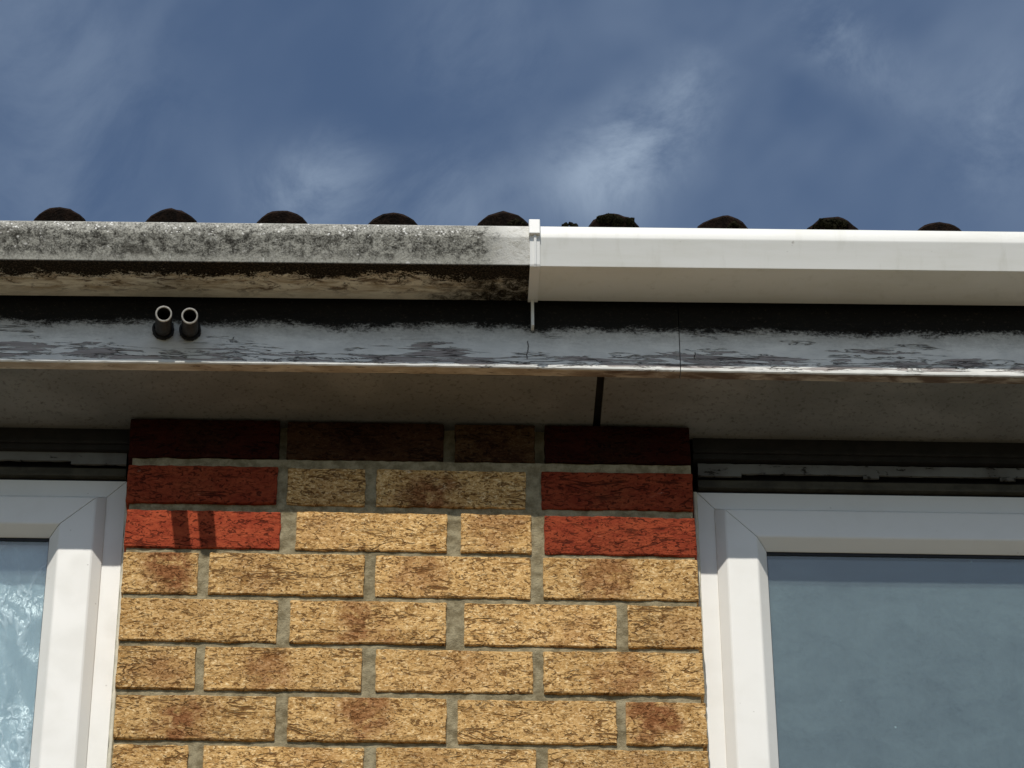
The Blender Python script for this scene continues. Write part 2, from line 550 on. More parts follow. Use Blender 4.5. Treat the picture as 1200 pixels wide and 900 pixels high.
M = dict(brick=mat_brick(), mortar=mat_mortar(), far=mat_textured_wall(), pvc=mat_pvc(), newg=mat_new_gutter(), oldg=mat_old_gutter(),
         clip=mat_pvc('clip_upvc', (.82, .82, .79), .05, .35), fascia=mat_fascia(), under=mat_board_under(), soffit=mat_soffit(),
         dark=mat_plain('black_stained_timber', (.020, .018, .015), .8), vent=mat_vent(), ventwood=mat_plain('dark_stained_timber', (.060, .054, .038), .75, .3, 30),
         tile=mat_tile(), moss=mat_moss(), gasket=mat_plain('black_rubber', (.012, .012, .013), .6), seal=mat_plain('cream_sealant', (.62, .58, .46), .6, .15, 60),
         pipe=mat_plain('grimy_pipe', (.024, .022, .020), .6, .6, 150), rim=mat_plain('pipe_cut_end', (.42, .40, .36), .55, .2, 200), pipein=mat_plain('pipe_bore', (.008, .008, .008), .9),
         glass=mat_glass('dusty_glass', .112, (.58, .78, .80), .3), glass2=mat_glass('smeared_glass', .075, (.66, .88, .92), .9, (.93, .97, .98)),
         film=mat_film(), room=mat_plain('shaded_plaster', (.16, .15, .14), .9, .05, 3),
         lawn=mat_plain('lawn_and_earth', (.085, .075, .042), .95, .35, 2.0, .02), paving=mat_plain('patio_paving', (.125, .108, .078), .95, .2, 3.0, .004),
         felt=mat_plain('roof_felt', (.02, .02, .02), .9), sill=mat_plain('sill_stone', (.4, .38, .33), .8, .15, 30))

# ------------------------------------------------------------------ mesh helpers


def obj(name, bm, m, parent=None, smooth=False):
    me = bpy.data.meshes.new(name)
    bm.normal_update()
    bm.to_mesh(me)
    bm.free()
    me.materials.append(m)
    if smooth:
        for p in me.polygons:
            p.use_smooth = True
    return link(name, me, parent)


def link(name, me, parent=None):
    o = bpy.data.objects.new(name, me)
    col.objects.link(o)
    if parent is not None:
        o.parent = parent
    return o


def empty(name, loc):
    o = bpy.data.objects.new(name, None)
    o.empty_display_size = .1
    o.location = loc
    col.objects.link(o)
    return o


def tag(o, label, cat, group=None):
    o['label'] = label
    o['category'] = cat
    if group:
        o['group'] = group
    return o


def keep(o, parent):
    """parent while staying where it was built"""
    o.parent = parent
    o.matrix_parent_inverse = Matrix.Translation(-parent_world(parent))
    return o


def parent_world(p):
    v = Vector(p.location)
    return v if p.parent is None else v + Vector((0, 0, 0))


def add_box(bm, x0, x1, y0, y1, z0, z1, bevel=0.0, seg=2):
    r = bmesh.ops.create_cube(bm, size=1.0)
    vs_ = r['verts']
    for v in vs_:
        v.co = Vector(((x0 + x1) / 2 + v.co.x * (x1 - x0), (y0 + y1) / 2 + v.co.y * (y1 - y0), (z0 + z1) / 2 + v.co.z * (z1 - z0)))
    if bevel > 0:
        es = list({e for v in vs_ for e in v.link_edges})
        bmesh.ops.bevel(bm, geom=es, offset=bevel, segments=seg, affect='EDGES', profile=.6)


def sweep_x(prof, xs, fz=None, jit=0.0, closed=True, seed=0):
    """extrude a closed (y,z) outline along x through the stations xs; fz(x, i) shifts outline point i in z"""
    bm = bmesh.new()
    rings = []
    for k, x in enumerate(xs):
        ring = []
        for i, (y, z) in enumerate(prof):
            dz = fz(x, i) if fz else 0.0
            j = Vector((0, 0, 0))
            if jit:
                j = noise.noise_vector(Vector((x * 14 + seed, y * 9, z * 9))) * jit
            ring.append(bm.verts.new((x, y + j.y, z + dz + j.z)))
        rings.append(ring)
    n = len(prof)
    for a, b in zip(rings, rings[1:]):
        for i in range(n if closed else n - 1):
            bm.faces.new((a[i], a[(i + 1) % n], b[(i + 1) % n], b[i]))
    if closed:
        bm.faces.new(rings[0][::-1])
        bm.faces.new(rings[-1])
    bmesh.ops.recalc_face_normals(bm, faces=bm.faces)
    return bm


def span(a, b, step):
    n = max(1, int(round((b - a) / step)))
    return [a + (b - a) * i / n for i in range(n + 1)]


def lerp_table(tab, x):
    if x <= tab[0][0]:
        return tab[0][1]
    for (x0, v0), (x1, v1) in zip(tab, tab[1:]):
        if x <= x1:
            return v0 + (v1 - v0) * (x - x0) / (x1 - x0)
    return tab[-1][1]


def shade_auto(o, angle=35):
    for p in o.data.polygons:
        p.use_smooth = True
    o.data.set_sharp_from_angle(angle=math.radians(angle))


# ------------------------------------------------------------------ ground
bm = bmesh.new()
bmesh.ops.create_grid(bm, x_segments=8, y_segments=8, size=600)
g = obj('ground', bm, M['lawn'])
g.location = (0, 0, GROUND_Z - .004)
g['kind'] = 'structure'
bm = bmesh.new()
add_box(bm, -6, 7, -5.5, -.02, GROUND_Z - .1, GROUND_Z + .03)
g = obj('patio', bm, M['paving'])
g['kind'] = 'structure'

# ------------------------------------------------------------------ the house
HOUSE = empty('house', (0.39, 0.15, GROUND_Z))
tag(HOUSE, 'yellow and red brick house with white windows, peeling fascia and dark tiled roof edge', 'house')


def part(name, bm, m, parent=HOUSE, smooth=False):
    o = obj(name, bm, m, None, smooth)
    o.parent = parent
    o.matrix_parent_inverse = Matrix.Translation(-HOUSE.location)
    return o


def sub(name, bm, m, parent, smooth=False):
    o = obj(name, bm, m, None, smooth)
    o.parent = parent
    return o


SOFFIT_Z = .2295
WALL_BOTTOM = -1.12
# --- the pier between the windows: mortar body with one object for each brick
bm = bmesh.new()
X0, X1 = -.003, .777
nx, nz = 160, 260
grid = []
for j in range(nz + 1):
    z = WALL_BOTTOM + (SOFFIT_Z - .0005 - WALL_BOTTOM) * j / nz
    row = []
    for i in range(nx + 1):
        x = X0 + .004 + (X1 - X0 - .008) * i / nx
        d = noise.noise(Vector((x * 30, 3, z * 30))) * .0016 + noise.noise(Vector((x * 120, 7, z * 120))) * .0009
        deep = .0185 if z > .1625 else 0.0  # top course joints sunk deeper, added to make them darker
        row.append(bm.verts.new((x, .0040 + d + deep, z)))
    grid.append(row)
for j in range(nz):
    for i in range(nx):
        bm.faces.new((grid[j][i], grid[j][i + 1], grid[j + 1][i + 1], grid[j + 1][i]))
border = [grid[0][i] for i in range(nx + 1)] + [grid[j][nx] for j in range(1, nz + 1)] + [grid[nz][i] for i in range(nx - 1, -1, -1)] + [grid[j][0] for j in range(nz - 1, 0, -1)]
back = [bm.verts.new((v.co.x, .101, v.co.z)) for v in border]
nb = len(border)
for i in range(nb):
    bm.faces.new((border[i], back[i], back[(i + 1) % nb], border[(i + 1) % nb]))
bm.faces.new(back[::-1])
wall = part('brick_wall', bm, M['mortar'])


def brick_mesh(w, h, seed, rough=1.0):
    """a stock brick: uneven rounded arrises, slightly wavy face"""
    bm = bmesh.new()
    nx, nz = (30 if w > .15 else 16), 10
    hw, hh = w / 2, h / 2

    def nz_(p, s, a):
        return noise.noise(Vector((p[0] * s + seed * 3.1, seed * 1.7, p[1] * s))) * a
    rows = []
    for j in range(nz + 1):
        row = []
        for i in range(nx + 1):
            def at(k, n, half):
                if k == 0:
                    return -half
                if k == n:
                    return half
                return -half + .0014 + (2 * half - .0028) * (k - 1) / (n - 2)
            x, z = at(i, nx, hw), at(j, nz, hh)
            ex, ez = (i in (0, nx)), (j in (0, nz))
            jx = (nz_((x, z), 60, .0010) + nz_((x, z), 240, .0009)) * rough
            jz = (nz_((x + 5, z), 40, .0007) + nz_((x + 5, z), 210, .0010)) * rough
            if ex:
                x += jx
            if ez:
                z += jz
            y = nz_((x + 9, z), 22, .0010) + nz_((x, z + 9), 130, .0005)
            if ex or ez:
                y += .0008 + max(0, nz_((x, z), 150, .0022))
                if ex and ez:
                    y += .0008
                    x *= .996
                    z *= .988
            row.append(bm.verts.new((x, y, z)))
        rows.append(row)
    for j in range(nz):
        for i in range(nx):
            bm.faces.new((rows[j][i], rows[j][i + 1], rows[j + 1][i + 1], rows[j + 1][i]))
    border = [rows[0][i] for i in range(nx + 1)] + [rows[j][nx] for j in range(1, nz + 1)] + [rows[nz][i] for i in range(nx - 1, -1, -1)] + [rows[j][0] for j in range(nz - 1, 0, -1)]
    back = [bm.verts.new((v.co.x, .1, v.co.z)) for v in border]
    n = len(border)
    for i in range(n):
        bm.faces.new((border[i], back[i], back[(i + 1) % n], border[(i + 1) % n]))
    bm.faces.new(back[::-1])
    bm.normal_update()
    me = bpy.data.meshes.new('brick')
    bm.to_mesh(me)
    bm.free()
    me.materials.append(M['brick'])
    for p in me.polygons:
        p.use_smooth = True
    me.set_sharp_from_angle(angle=math.radians(24))
    return me


# courses: brick ends (mm), height of the upper arris at left/right, lower arris at left/right (mm),
# and for each brick (red, blotch place, blotch strength, tone)
COURSES = [
    ([-5, 202, 213, 430, 446, 557, 571, 773], (226, 225), (161, 162), [(1, .5, .8, .12), (.6, .5, 1.0, .12), (.4, .5, .9, .16), (1, .5, .8, .10)]),  # top course: tones cut low to paint in the eaves shade
    ([-4, 202, 216, 322.7, 338, 543.5, 565, 774], (145.5, 146), (84.3, 83.3), [(1, .5, .2, .9), (0, .5, .25, .95), (0, .36, 1.0, .95), (1, .5, .25, .8)]),
    ([-1.7, 208.6, 230, 435.8, 454.4, 550.5, 568.5, 775.8], (71.5, 71.9), (10.8, 8.6), [(1, .5, .0, 1.12), (0, .2, .3, 1.06), (0, .5, .55, .98), (1, .5, .15, .98)]),
    ([-1.5, 99.7, 115, 324, 339.3, 549.3, 566.6, 776], (2.6, 2.2), (-63.9, -64), [(0, .56, 1.0, .94), (0, .3, .35, 1.03), (0, .3, .6, 1.04), (0, .42, .75, 1.02)]),
    ([-.4, 209.5, 226.6, 435.4, 459.4, 663.9, 679.2, 778.6], (-72.2, -73.8), (-139.3, -140.4), [(0, .4, .15, .96), (0, .45, .85, 1.02), (0, .7, .35, 1.05), (0, .6, .3, .98)]),
    ([.1, 103.7, 115.6, 323.9, 341.9, 550.8, 565, 777.9], (-148.5, -149), (-214.6, -214), [(0, .55, .6, .97), (0, .42, .7, .97), (0, .55, .3, .99), (0, .52, .7, .97)]),
    ([2, 212.1, 228.1, 436.3, 451.4, 660.5, 672.8, 778.9], (-225, -225.5), (-292, -291), [(0, .42, 1.0, .95), (0, .48, .85, .97), (0, .8, .12, 1.02), (0, .42, 1.0, .93)]),
    ([3.5, 100.3, 120.2, 328.8, 345.4, 553.5, 569.1, 778.8], (-301.5, -300.5), (-366, -366), [(0, .4, .1, 1.0), (0, .7, .3, 1.02), (0, .3, .3, 1.0), (0, .5, .4, .98)]),
]
rnd = random.Random(4)
z = -376.0
for k in range(10):
    if k % 2 == 0:
        e = [1, 211, 226, 436, 451, 661, 675, 779]
    else:
        e = [1, 101, 115, 325, 341, 551, 566, 779]
    COURSES.append((e, (z, z), (z - 65, z - 65), [(0, rnd.random(), rnd.choice((.1, .3, .8)), rnd.uniform(.95, 1.05)) for _ in range(4)]))
    z -= 75
seed = 1
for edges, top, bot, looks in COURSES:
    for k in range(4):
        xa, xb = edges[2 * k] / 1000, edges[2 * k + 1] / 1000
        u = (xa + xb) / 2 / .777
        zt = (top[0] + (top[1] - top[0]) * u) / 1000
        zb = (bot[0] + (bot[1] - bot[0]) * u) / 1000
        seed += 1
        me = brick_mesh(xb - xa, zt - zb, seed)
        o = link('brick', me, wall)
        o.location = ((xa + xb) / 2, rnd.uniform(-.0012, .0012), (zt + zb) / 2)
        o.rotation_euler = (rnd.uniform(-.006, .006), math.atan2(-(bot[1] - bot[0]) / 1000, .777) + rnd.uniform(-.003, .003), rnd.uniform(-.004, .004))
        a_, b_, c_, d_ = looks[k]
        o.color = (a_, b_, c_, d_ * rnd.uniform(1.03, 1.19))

# --- the wall below the windows and beyond them
bm = bmesh.new()
add_box(bm, -4.2, 5.0, .002, .102, GROUND_Z - .05, WALL_BOTTOM - .0005)
add_box(bm, -4.2, -1.262, .002, .102, WALL_BOTTOM, SOFFIT_Z - .001)
add_box(bm, 2.042, 5.0, .002, .102, WALL_BOTTOM, SOFFIT_Z - .001)
part('lower_wall', bm, M['far'])

# --- the rooms behind the glass
bm = bmesh.new()
add_box(bm, -4.1, 4.9, .16, 3.6, -2.0, .34)
bmesh.ops.delete(bm, geom=[f for f in bm.faces if f.normal.y < -.5], context='FACES_ONLY')
bmesh.ops.reverse_faces(bm, faces=bm.faces)
part('room', bm, M['room'])

# --- soffit: two boards with an open joint
bmk = []
for xa, xb in ((-4.2, .6385), (.6490, 5.0)):
    prof = [(-.1075, SOFFIT_Z), (.035, SOFFIT_Z), (.035, SOFFIT_Z + .009), (-.1075, SOFFIT_Z + .009)]
    b = sweep_x(prof, span(xa, xb, .05), None, .0008, seed=int(xa * 10))
    o = part('soffit_board', b, M['soffit'])
bm = bmesh.new()
add_box(bm, -4.2, 5.0, -.107, .1, SOFFIT_Z + .0105, SOFFIT_Z + .02)
part('soffit_batten', bm, M['dark'])

# --- fascia: two boards butted at x = .752; painted face with bare wood below
FB = [(-4.2, .2250), (-.5, .2255), (-.107, .2268), (.17, .2286), (.38, .2293), (.57, .2290), (.75, .2280), (.99, .2272), (1.25, .2278), (5, .2278)]
for xa, xb, sd in ((-4.2, .7515, 1), (.7527, 5.0, 2)):
    prof = [(-.126, .395), (-.126, .29), (-.126, .245), (-.126, .2325), (-.1257, .2300), (-.1240, .2286), (-.1085, .2286), (-.1085, .395)]

    def fz(x, i, sd=sd):
        k = 1.0 if i in (3, 4, 5, 6) else (.5 if i == 2 else 0)
        chip = noise.noise(Vector((x * 45, sd * 5, 0))) * .0007 + noise.noise(Vector((x * 160, sd * 3, 2))) * .0005 if i in (4, 5, 6) else 0
        return (lerp_table(FB, x) - .2286) * k + chip
    b = sweep_x(prof, [xa] + [x for x in span(-.7, 1.7, .006) if xa + .004 < x < xb - .004] + [xb], fz)
    o = part('fascia_board', b, M['fascia'])
    o.data.materials.append(M['under'])
    for p in o.data.polygons:
        if p.normal.z < -.8:
            p.material_index = 1

# --- timber over the window heads
for xa, xb in ((-1.262, -.0055), (.7800, 2.042)):
    bm = bmesh.new()
    add_box(bm, xa, xb, .031, .12, .1935, SOFFIT_Z - .0006)
    add_box(bm, xa, xb, .0265, .0309, .2020, .2070, .001)
    part('head_timber', bm, M['dark'])

# ------------------------------------------------------------------ windows


def ring_piece(side, rect, prof, gap=.0004):
    """one mitred length of a rectangular frame. prof: list of (inset across, inset up/down, y)"""
    xl, xr, zb, zt = rect
    bm = bmesh.new()
    A, B = [], []
    for ux, uz, y in prof:
        if side == 'left':
            a, b = (xl + ux, y, zb + uz + gap), (xl + ux, y, zt - uz - gap)
        elif side == 'right':
            a, b = (xr - ux, y, zb + uz + gap), (xr - ux, y, zt - uz - gap)
        elif side == 'top':
            a, b = (xl + ux + gap, y, zt - uz), (xr - ux - gap, y, zt - uz)
        else:
            a, b = (xl + ux + gap, y, zb + uz), (xr - ux - gap, y, zb + uz)
        A.append(bm.verts.new(a))
        B.append(bm.verts.new(b))
    n = len(prof)
    for i in range(n):
        bm.faces.new((A[i], A[(i + 1) % n], B[(i + 1) % n], B[i]))
    bm.faces.new(A)
    bm.faces.new(B[::-1])
    bmesh.ops.recalc_face_normals(bm, faces=bm.faces)
    return bm


def soften(o, w=.0008):
    md = o.modifiers.new('bevel', 'BEVEL')
    md.width = w
    md.segments = 2
    md.limit_method = 'ANGLE'
    md.angle_limit = math.radians(20)
    md.harden_normals = False
    return o


def window(rect, su, hu, glass, label):
    """su / hu: insets of the profile steps on the stiles and on the head"""
    w = bpy.data.objects.new('window', None)
    w.empty_display_size = .1
    col.objects.link(w)
    w.parent = HOUSE
    w.matrix_parent_inverse = Matrix.Translation(-HOUSE.location)
    w['label'] = label
    f = [(0, 0, .0512), (su[0] + .012, hu[0] + .012, .0512), (su[0] + .012, hu[0] + .012, .10), (0, 0, .10)]
    for s, nm in (('left', 'frame_jamb'), ('right', 'frame_jamb'), ('top', 'frame_head'), ('bottom', 'frame_foot')):
        soften(sub(nm, ring_piece(s, rect, f, .0003), M['pvc'], w), .001)
    s0, s1, s2, s3 = su
    h0, h1, h2, h3 = hu
    e = .0012
    p = [(s0 + e, h0 + e, .0485), (s1 - .001, h1 - .001, .0380), (s1 + .0015, h1 + .0012, .0370), (s2 - .001, h2 - .001, .0370), (s2 + .001, h2 + .001, .0380),
         (s3, h3, .0530), (s3, h3, .0545), (s0 + e, h0 + e, .0545)]
    p = [(a, b, y) for a, b, y in p]
    for s, nm in (('left', 'sash_stile'), ('right', 'sash_stile'), ('top', 'sash_rail'), ('bottom', 'sash_rail')):
        soften(sub(nm, ring_piece(s, rect, p, .0005), M['pvc'], w), .0012)
    gk = [(s3 - .004, h3 - .004, .0547), (s3 + .0006, h3 + .0045, .0547), (s3 + .0006, h3 + .0045, .0557), (s3 - .004, h3 - .004, .0557)]
    for s in ('left', 'right', 'top', 'bottom'):
        sub('gasket', ring_piece(s, rect, gk, 0), M['gasket'], w)
    xl, xr, zb, zt = rect
    bm = bmesh.new()
    add_box(bm, xl + s3 - .006, xr - s3 + .006, .0560, .0600, zb + h3 - .006, zt - h3 + .006)
    sub('pane', bm, glass, w)
    bm = bmesh.new()
    add_box(bm, xl + s3 - .006, xr - s3 + .006, .0760, .0800, zb + h3 - .006, zt - h3 + .006)
    bm2 = bm
    bm = bmesh.new()
    add_box(bm, xl - .004, xr + .004, -.03, .12, zb - .045, zb - .0006, .004)
    sub('window_sill', bm, M['sill'], w)
    bm2.free()
    return w


def window_head(w, rect, slots, sgn):
    """painted strip with air slots over dark timber, between the frame and the soffit timber"""
    xl, xr, zb, zt = rect
    z0, z1, zs0, zs1 = zt + .0195, zt + .0405, zt + .0195, zt + .0245
    xs = sorted(slots)
    bm = bmesh.new()
    segs = []
    cur = xl + .002
    for a, b in xs:
        segs.append((cur, a, False))
        segs.append((a, b, True))
        cur = b
    segs.append((cur, xr - .002, False))
    for a, b, slot in segs:
        st = span(a, b, .008)
        pr = [(.0385, z1), (.0385, zs1 if slot else zs0), (.0420, zs1 if slot else zs0), (.0420, z1)]

        def fz(x, i):
            return noise.noise(Vector((x * 60, i, 1))) * .0014 + noise.noise(Vector((x * 190, i, 4))) * .0009
        b_ = sweep_x(pr, st, fz)
        me = bpy.data.meshes.new('tmp')
        b_.to_mesh(me)
        b_.free()
        bm.from_mesh(me)
        bpy.data.meshes.remove(me)
    sub('vent_strip', bm, M['vent'], w)
    bm = bmesh.new()
    add_box(bm, xl + .002, xr - .002, .0470, .1, zt + .0040, z0 - .0012)
    add_box(bm, xl + .002, xr - .002, .0445, .0469, zt + .0040, zt + .0075, .0006)
    sub('head_rail', bm, M['ventwood'], w)
    bm = bmesh.new()
    add_box(bm, xl + .002, xr - .002, .0520, .1, z0 - .001, z1 + .001)
    sub('vent_void', bm, M['gasket'], w)  # black backing, paints in the dark inside the slots
    bm = bmesh.new()
    add_box(bm, xl + .001, xr - .001, .054, .1, zt + .0006, zt + .0036)
    sub('head_gasket', bm, M['gasket'], w)


def sealant(w, x, s, zb, zt):
    """ragged bead between brick and frame"""
    bm = bmesh.new()
    st = span(zb, zt, .006)
    rings = []
    for z in st:
        a = noise.noise(Vector((x * 9, 2, z * 38))) * .0011 + noise.noise(Vector((x * 9, 4, z * 120))) * .0006
        pts = [(x, .070), (x, .0475 + a), (x + s * (.0042 + a), .0490 + a), (x + s * (.0052 + a), .0508), (x + s * .0052, .070)]
        rings.append([bm.verts.new((px, py, z)) for px, py in pts])
    for a, b in zip(rings, rings[1:]):
        for i in range(5):
            bm.faces.new((a[i], a[(i + 1) % 5], b[(i + 1) % 5], b[i]))
    bmesh.ops.recalc_face_normals(bm, faces=bm.faces)
    sub('sealant_bead', bm, M['seal'], w, True)


RL = (-1.255, -.0085, WALL_BOTTOM + .04, .1545)
RR = (.7845, 2.035, WALL_BOTTOM + .04, .1500)
wL = window(RL, (.0255, .0400, .0865, .1010), (.0275, .0385, .0825, .0960), M['glass2'], 'white plastic window cut off by the left edge, pale streaked pane')
wR = window(RR, (.0225, .0370, .0790, .0932), (.0280, .0385, .0825, .0970), M['glass'], 'white plastic window at right with grey blue pane')
window_head(wL, RL, [(-.245, -.087), (-.425, -.265), (-.6, -.445)], -1)
window_head(wR, RR, [(.847, 1.018), (1.040, 1.210), (1.232, 1.40)], 1)
sealant(wL, -.0030, -1, WALL_BOTTOM, .153)
sealant(wR, .7795, 1, WALL_BOTTOM, .149)

# ------------------------------------------------------------------ roof: double roman tiles over felt
PITCH_R = math.radians(30)
roof = bpy.data.objects.new('roof', None)
roof.empty_display_size = .1
col.objects.link(roof)
roof.parent = HOUSE
roof.matrix_parent_inverse = Matrix.Translation(-HOUSE.location)
dv = Vector((0, math.cos(PITCH_R), math.sin(PITCH_R)))
nv = Vector((0, -math.sin(PITCH_R), math.cos(PITCH_R)))


def tile_mesh(seed, crust):
    """two rolls and two pans, 0.309 wide, 0.40 long; origin at the eaves edge between the rolls"""
    bm = bmesh.new()
    W = .1545
    topl, botl = [], []
    n = 44
    for i in range(n + 1):
        x = -W + 2 * W * i / n
        # rolls centred at +-W/2
        d = min(abs(x - W / 2), abs(x + W / 2))
        h = math.sqrt(max(0, .0425 ** 2 - d ** 2)) * .95 if d < .0425 else 0
        topl.append((x, h + .012))
        botl.append((x, -.002))
    st = [0, .004, .012, .03, .08, .2, .40]
    rings = []
    for k, s in enumerate(st):
        ring = []
        for i, (x, h) in enumerate(topl + botl[::-1]):
            a = noise.noise(Vector((x * 75 + seed * 7, s * 60, h * 75))) * .0022 + noise.noise(Vector((x * 210 + seed * 7, s * 90, h * 210))) * .0014
            q = crust if h > .015 else .3
            up = a * q
            out = a * q * 1.4
            rd = -.003 if (k == 0 and h > .013) else 0
            ring.append(bm.verts.new(Vector((x, 0, 0)) + dv * (s + out) + nv * (h + up + rd)))
        rings.append(ring)
    m = len(rings[0])
    for a, b in zip(rings, rings[1:]):
        for i in range(m):
            bm.faces.new((a[i], a[(i + 1) % m], b[(i + 1) % m], b[i]))
    # crusty end face in strips
    r0 = rings[0]
    for i in range(n):
        bm.faces.new((r0[i], r0[m - 1 - i], r0[m - 2 - i], r0[i + 1]))
    r1 = rings[-1]
    for i in range(n):
        bm.faces.new((r1[i], r1[i + 1], r1[m - 2 - i], r1[m - 1 - i]))
    bmesh.ops.recalc_face_normals(bm, faces=bm.faces)
    bm.normal_update()
    me = bpy.data.meshes.new('roof_tile')
    bm.to_mesh(me)
    bm.free()
    me.materials.append(M['tile'])
    for p in me.polygons:
        p.use_smooth = True
    me.set_sharp_from_angle(angle=math.radians(50))
    return me


def tuft(seed, r, squash=.7, n=26):
    """a clump of moss: ragged cushion of small lumps"""
    rr = random.Random(seed)
    bm = bmesh.new()
    for k in range(n):
        a, u = rr.uniform(0, 2 * math.pi), rr.random() ** .5
        c = Vector((math.cos(a) * u * r, math.sin(a) * u * r * .8, (1 - u * u) * r * squash * rr.uniform(.6, 1.05)))
        s = r * rr.uniform(.16, .36)
        res = bmesh.ops.create_icosphere(bm, subdivisions=2, radius=s)
        for v in res['verts']:
            v.co += v.co.normalized() * noise.noise(v.co * (3.2 / s) + Vector((k, seed, 0))) * s * .55
            v.co += c
    return bm


# roll crowns seen along the eaves (x, height of the crown at y = -.18)
CROWN = [(-1.035, .4545), (-.725, .4545), (-.4165, .4545), (-.1065, .4546), (.0455, .4562), (.2008, .4543), (.3552, .4570), (.5090, .4588), (.6625, .4618), (.8188, .4596), (.9675, .4618), (1.1190, .4570), (1.2735, .4548), (1.58, .4545), (1.89, .4545), (2.2, .4545)]
centres = [-1.573, -1.264, -.955, -.646, -.337, -.0305 - .0, .278, .5858, .8931, 1.1965, 1.5055, 1.8145, 2.1235]
moss_on = {.5858: [(.019, .30, .013)], .278: [(.116, .05, .007)], .8931: [(.072, .35, .016), (.098, .25, .012)], 1.1965: []}
for ci, cx in enumerate(centres):
    zc = lerp_table(CROWN, cx)
    for course in range(4):
        me = tile_mesh(ci * 7 + course, 1.0 if course else (1.5 if cx in (.5858, .8931) else .95)) if course == 0 else me_top
        if course == 0:
            me_top = tile_mesh(ci + 100, .6)
        base = Vector((cx + (.0035 if course % 2 else 0), -.18, zc + .0012)) - nv * (.0425 * .95 + .012)
        o = link('roof_tile', me, roof)
        o.location = base + dv * (.32 * course) + nv * (.014 * course if course < 2 else .014)
        o.rotation_euler = (math.radians(-1.2) if course else 0, 0, random.Random(ci * 9 + course).uniform(-.004, .004))
bm = bmesh.new()
p0 = Vector((0, -.10, .398))
pts = []
for x in (-1.7, 2.4):
    for s, t_ in ((0, 0), (1.45, 0), (1.45, .02), (0, .02)):
        pts.append(bm.verts.new(Vector((x, 0, 0)) + p0 + dv * s + nv * (t_ - .02)))
for f in ((0, 1, 2, 3), (7, 6, 5, 4), (0, 4, 5, 1), (1, 5, 6, 2), (2, 6, 7, 3), (3, 7, 4, 0)):
    bm.faces.new([pts[i] for i in f])
bmesh.ops.recalc_face_normals(bm, faces=bm.faces)
sub('roof_felt', bm, M['felt'], roof)
for (mx_, mz_, rr_, sd) in ((.5285, .4365, .0125, 3), (.6540, .4440, .017, 5), (.6755, .4430, .016, 8), (.6625, .4480, .014, 9), (.9560, .4440, .016, 12), (.9760, .4430, .017, 14), (.9690, .4480, .013, 15), (.3800, .4260, .008, 17), (.8300, .4420, .009, 21)):
    o = sub('moss_cushion', tuft(sd, rr_, .8, 16), M['moss'], roof)
    o.location = (mx_, -.176, mz_)

# ------------------------------------------------------------------ gutters
GSLOPE = math.atan2(.0098, 1.27)
GY0 = -.134
GPROF = [(-.1340, .0636), (-.1340, .0012), (-.1352, 0), (-.2098, 0), (-.2112, .0004), (-.2118, .0018), (-.2204, .0408), (-.2210, .0420), (-.2212, .0440), (-.2213, .0605), (-.2204, .0628), (-.2170, .0634),
         (-.2165, .0600), (-.2180, .0440), (-.2092, .0030), (-.1368, .0030), (-.1368, .0636)]


def gutter(name, xa, xb, m, sag, label):
    def fz(x, i):
        return noise.noise(Vector((x * 3.1, 2, sag))) * .0007
    b = sweep_x(GPROF, span(xa, xb, .03), fz)
    o = obj(name, b, m)
    shade_auto(o, 25)
    o.location = (0, 0, .3346)
    o.rotation_euler = (0, -GSLOPE, 0)
    return tag(o, label, 'gutter')


gutter('gutter', -1.6, .5478, M['oldg'], 1, 'old gutter length stained grey and black with algae, left of the clip')
gutter('gutter', .5490, 2.4, M['newg'], 2, 'clean white gutter length running right from the clip')


def offset_prof(d, i0=1, i1=11):
    """outline of the strap: gutter outside from back to lip, grown by d"""
    pts = [Vector(p) for p in GPROF[i0:i1 + 1]]
    out = []
    for i, p in enumerate(pts):
        a = (p - pts[i - 1]).normalized() if i > 0 else (pts[1] - p).normalized()
        b = (pts[i + 1] - p).normalized() if i < len(pts) - 1 else a
        t_ = (a + b).normalized()
        nrm = Vector((-t_.y, t_.x))
        out.append(p - nrm * d if False else p + nrm * d)
    return out


clip = empty('gutter_clip', (.5495, GY0, .34))
tag(clip, 'narrow white union clip strapped round the gutter where old meets new', 'gutter clip')
gz = .3346 + .5495 * math.tan(GSLOPE)


def csub(name, bm, m):
    o = obj(name, bm, m)
    o.parent = clip
    o.matrix_parent_inverse = Matrix.Translation(-Vector(clip.location))
    return o


# which way is outside? bottom edge must go below 0
sgn = 1 if offset_prof(.002)[3].y < 0 else -1
inner = [Vector(p) for p in GPROF[1:12]]
for nm, xa, xb, d0, d1, a0, a1 in (('strap', .5432, .5570, .0003, .0022, 0, 10), ('rib', .5486, .5520, .0022, .0046, 3, 9)):
    A = offset_prof(sgn * d0)[a0:a1 + 1]
    B = offset_prof(sgn * d1)[a0:a1 + 1]
    loop = [(p.x, p.y + gz) for p in A] + [(p.x, p.y + gz) for p in B[::-1]]
    csub(nm, sweep_x(loop, [xa, xb]), M['clip'])
bm = bmesh.new()
add_box(bm, .5417, .5572, -.2290, -.2040, gz + .0440, gz + .0690, .0015)
csub('clip_hook', bm, M['clip'])
bm = bmesh.new()
add_box(bm, .5474, .5516, -.1395, -.1262, .2930, gz - .0005, .0008)
csub('back_plate', bm, M['clip'])

# moss caught in the gutter
o = obj('moss_tuft', tuft(31, .0125, .9, 20), M['moss'])
o.location = (.6000, -.2060, .4075)
tag(o, 'small dark moss tuft poking over the clean gutter just right of the clip', 'moss')

# ------------------------------------------------------------------ overflow pipes through the fascia


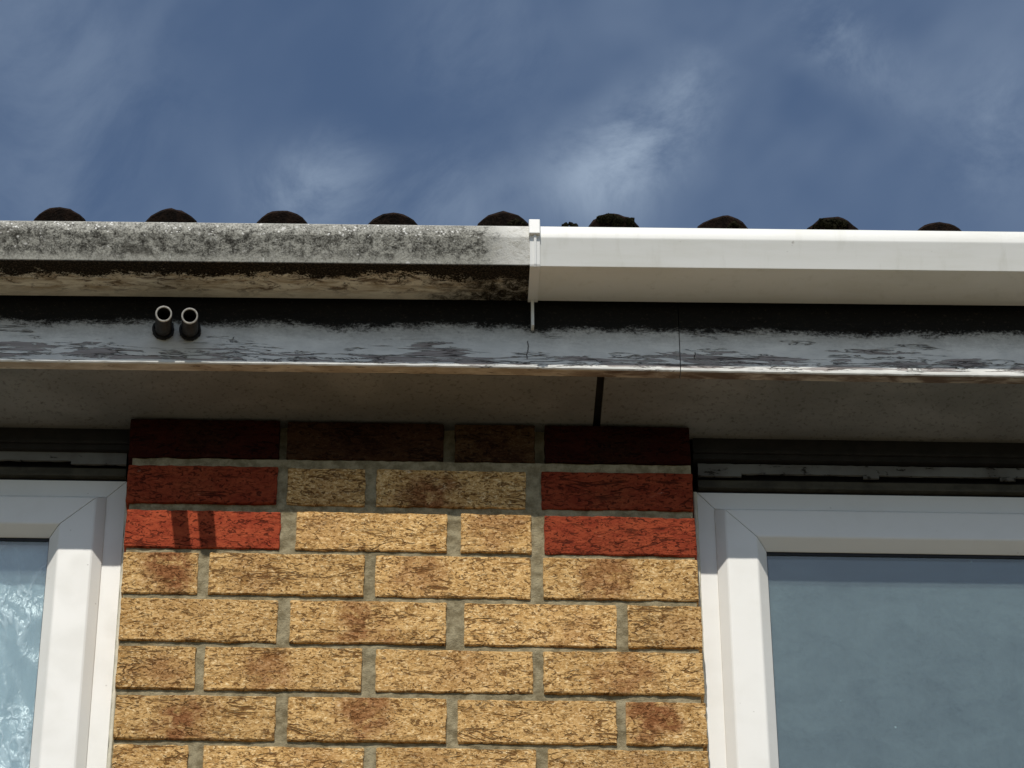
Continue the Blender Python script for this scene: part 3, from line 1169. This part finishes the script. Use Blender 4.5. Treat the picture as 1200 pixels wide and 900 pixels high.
def pipe(tip, root, label):
    tip, root = Vector(tip), Vector(root)
    ax = (tip - root).normalized()
    L = (tip - root).length + .022
    e = empty('overflow_pipe', tip - ax * (L - .022))
    q = Vector((0, 0, 1)).rotation_difference(ax)
    e.rotation_mode = 'QUATERNION'
    e.rotation_quaternion = q

    def tube(r0, r1, za, zb, nseg=40, capend=True):
        bm = bmesh.new()
        rr = []
        for (r, z) in ((r0, za), (r0, zb - .0006), (r0 - .0005, zb), (r1 + .0003, zb), (r1, zb - .0005), (r1, za)):
            rr.append([bm.verts.new((r * math.cos(2 * math.pi * k / nseg), r * math.sin(2 * math.pi * k / nseg), z)) for k in range(nseg)])
        for a, b in zip(rr, rr[1:] + rr[:1]):
            for k in range(nseg):
                bm.faces.new((a[k], a[(k + 1) % nseg], b[(k + 1) % nseg], b[k]))
        bmesh.ops.recalc_face_normals(bm, faces=bm.faces)
        return bm
    b = obj('barrel', tube(.0112, .0091, -.022, L - .022), M['pipe'])
    b.parent = e
    shade_auto(b, 40)
    b = obj('rim', tube(.01125, .0090, L - .0245, L - .0217), M['rim'])
    b.parent = e
    bm = bmesh.new()
    r = bmesh.ops.create_circle(bm, cap_ends=True, radius=.0095, segments=32)
    for v in r['verts']:
        v.co.z -= .012
    o = obj('bore_stop', bm, M['pipein'])
    o.parent = e
    # grubby rubber collar where it leaves the board
    bm = tube(.0150, .0113, -.004, .010)
    for v in bm.verts:
        v.co += Vector((v.co.x, v.co.y, 0)).normalized() * noise.noise(v.co * 260) * .0022
    o = obj('collar', bm, M['gasket'])
    o.parent = e
    shade_auto(o, 50)
    return tag(e, label, 'pipe', 'overflow pipes in the fascia')


pipe((.0478, -.1995, .2552), (.0425, -.1265, .2825), 'grey overflow pipe stub in the fascia, left one of the pair')
pipe((.0829, -.1985, .2532), (.0795, -.1265, .2820), 'grey overflow pipe stub in the fascia, right one of the pair')

# ------------------------------------------------------------------ what hangs behind the panes
bm = bmesh.new()
nx, nz = 140, 200
gr = []
for j in range(nz + 1):
    row = []
    for i in range(nx + 1):
        x, z = -.62 + .54 * i / nx, -.95 + 1.03 * j / nz
        y = .0665 + noise.noise(Vector((x * 7, 1, z * 5))) * .0025 + abs(noise.noise(Vector((x * 22 + z * 9, 5, z * 16)))) * .007
        row.append(bm.verts.new((x, y, z)))
    gr.append(row)
for j in range(nz):
    for i in range(nx):
        bm.faces.new((gr[j][i], gr[j][i + 1], gr[j + 1][i + 1], gr[j + 1][i]))
o = obj('plastic_sheet', bm, M['film'], None, True)
tag(o, 'pale crumpled sheeting hanging behind the left window pane', 'sheet')
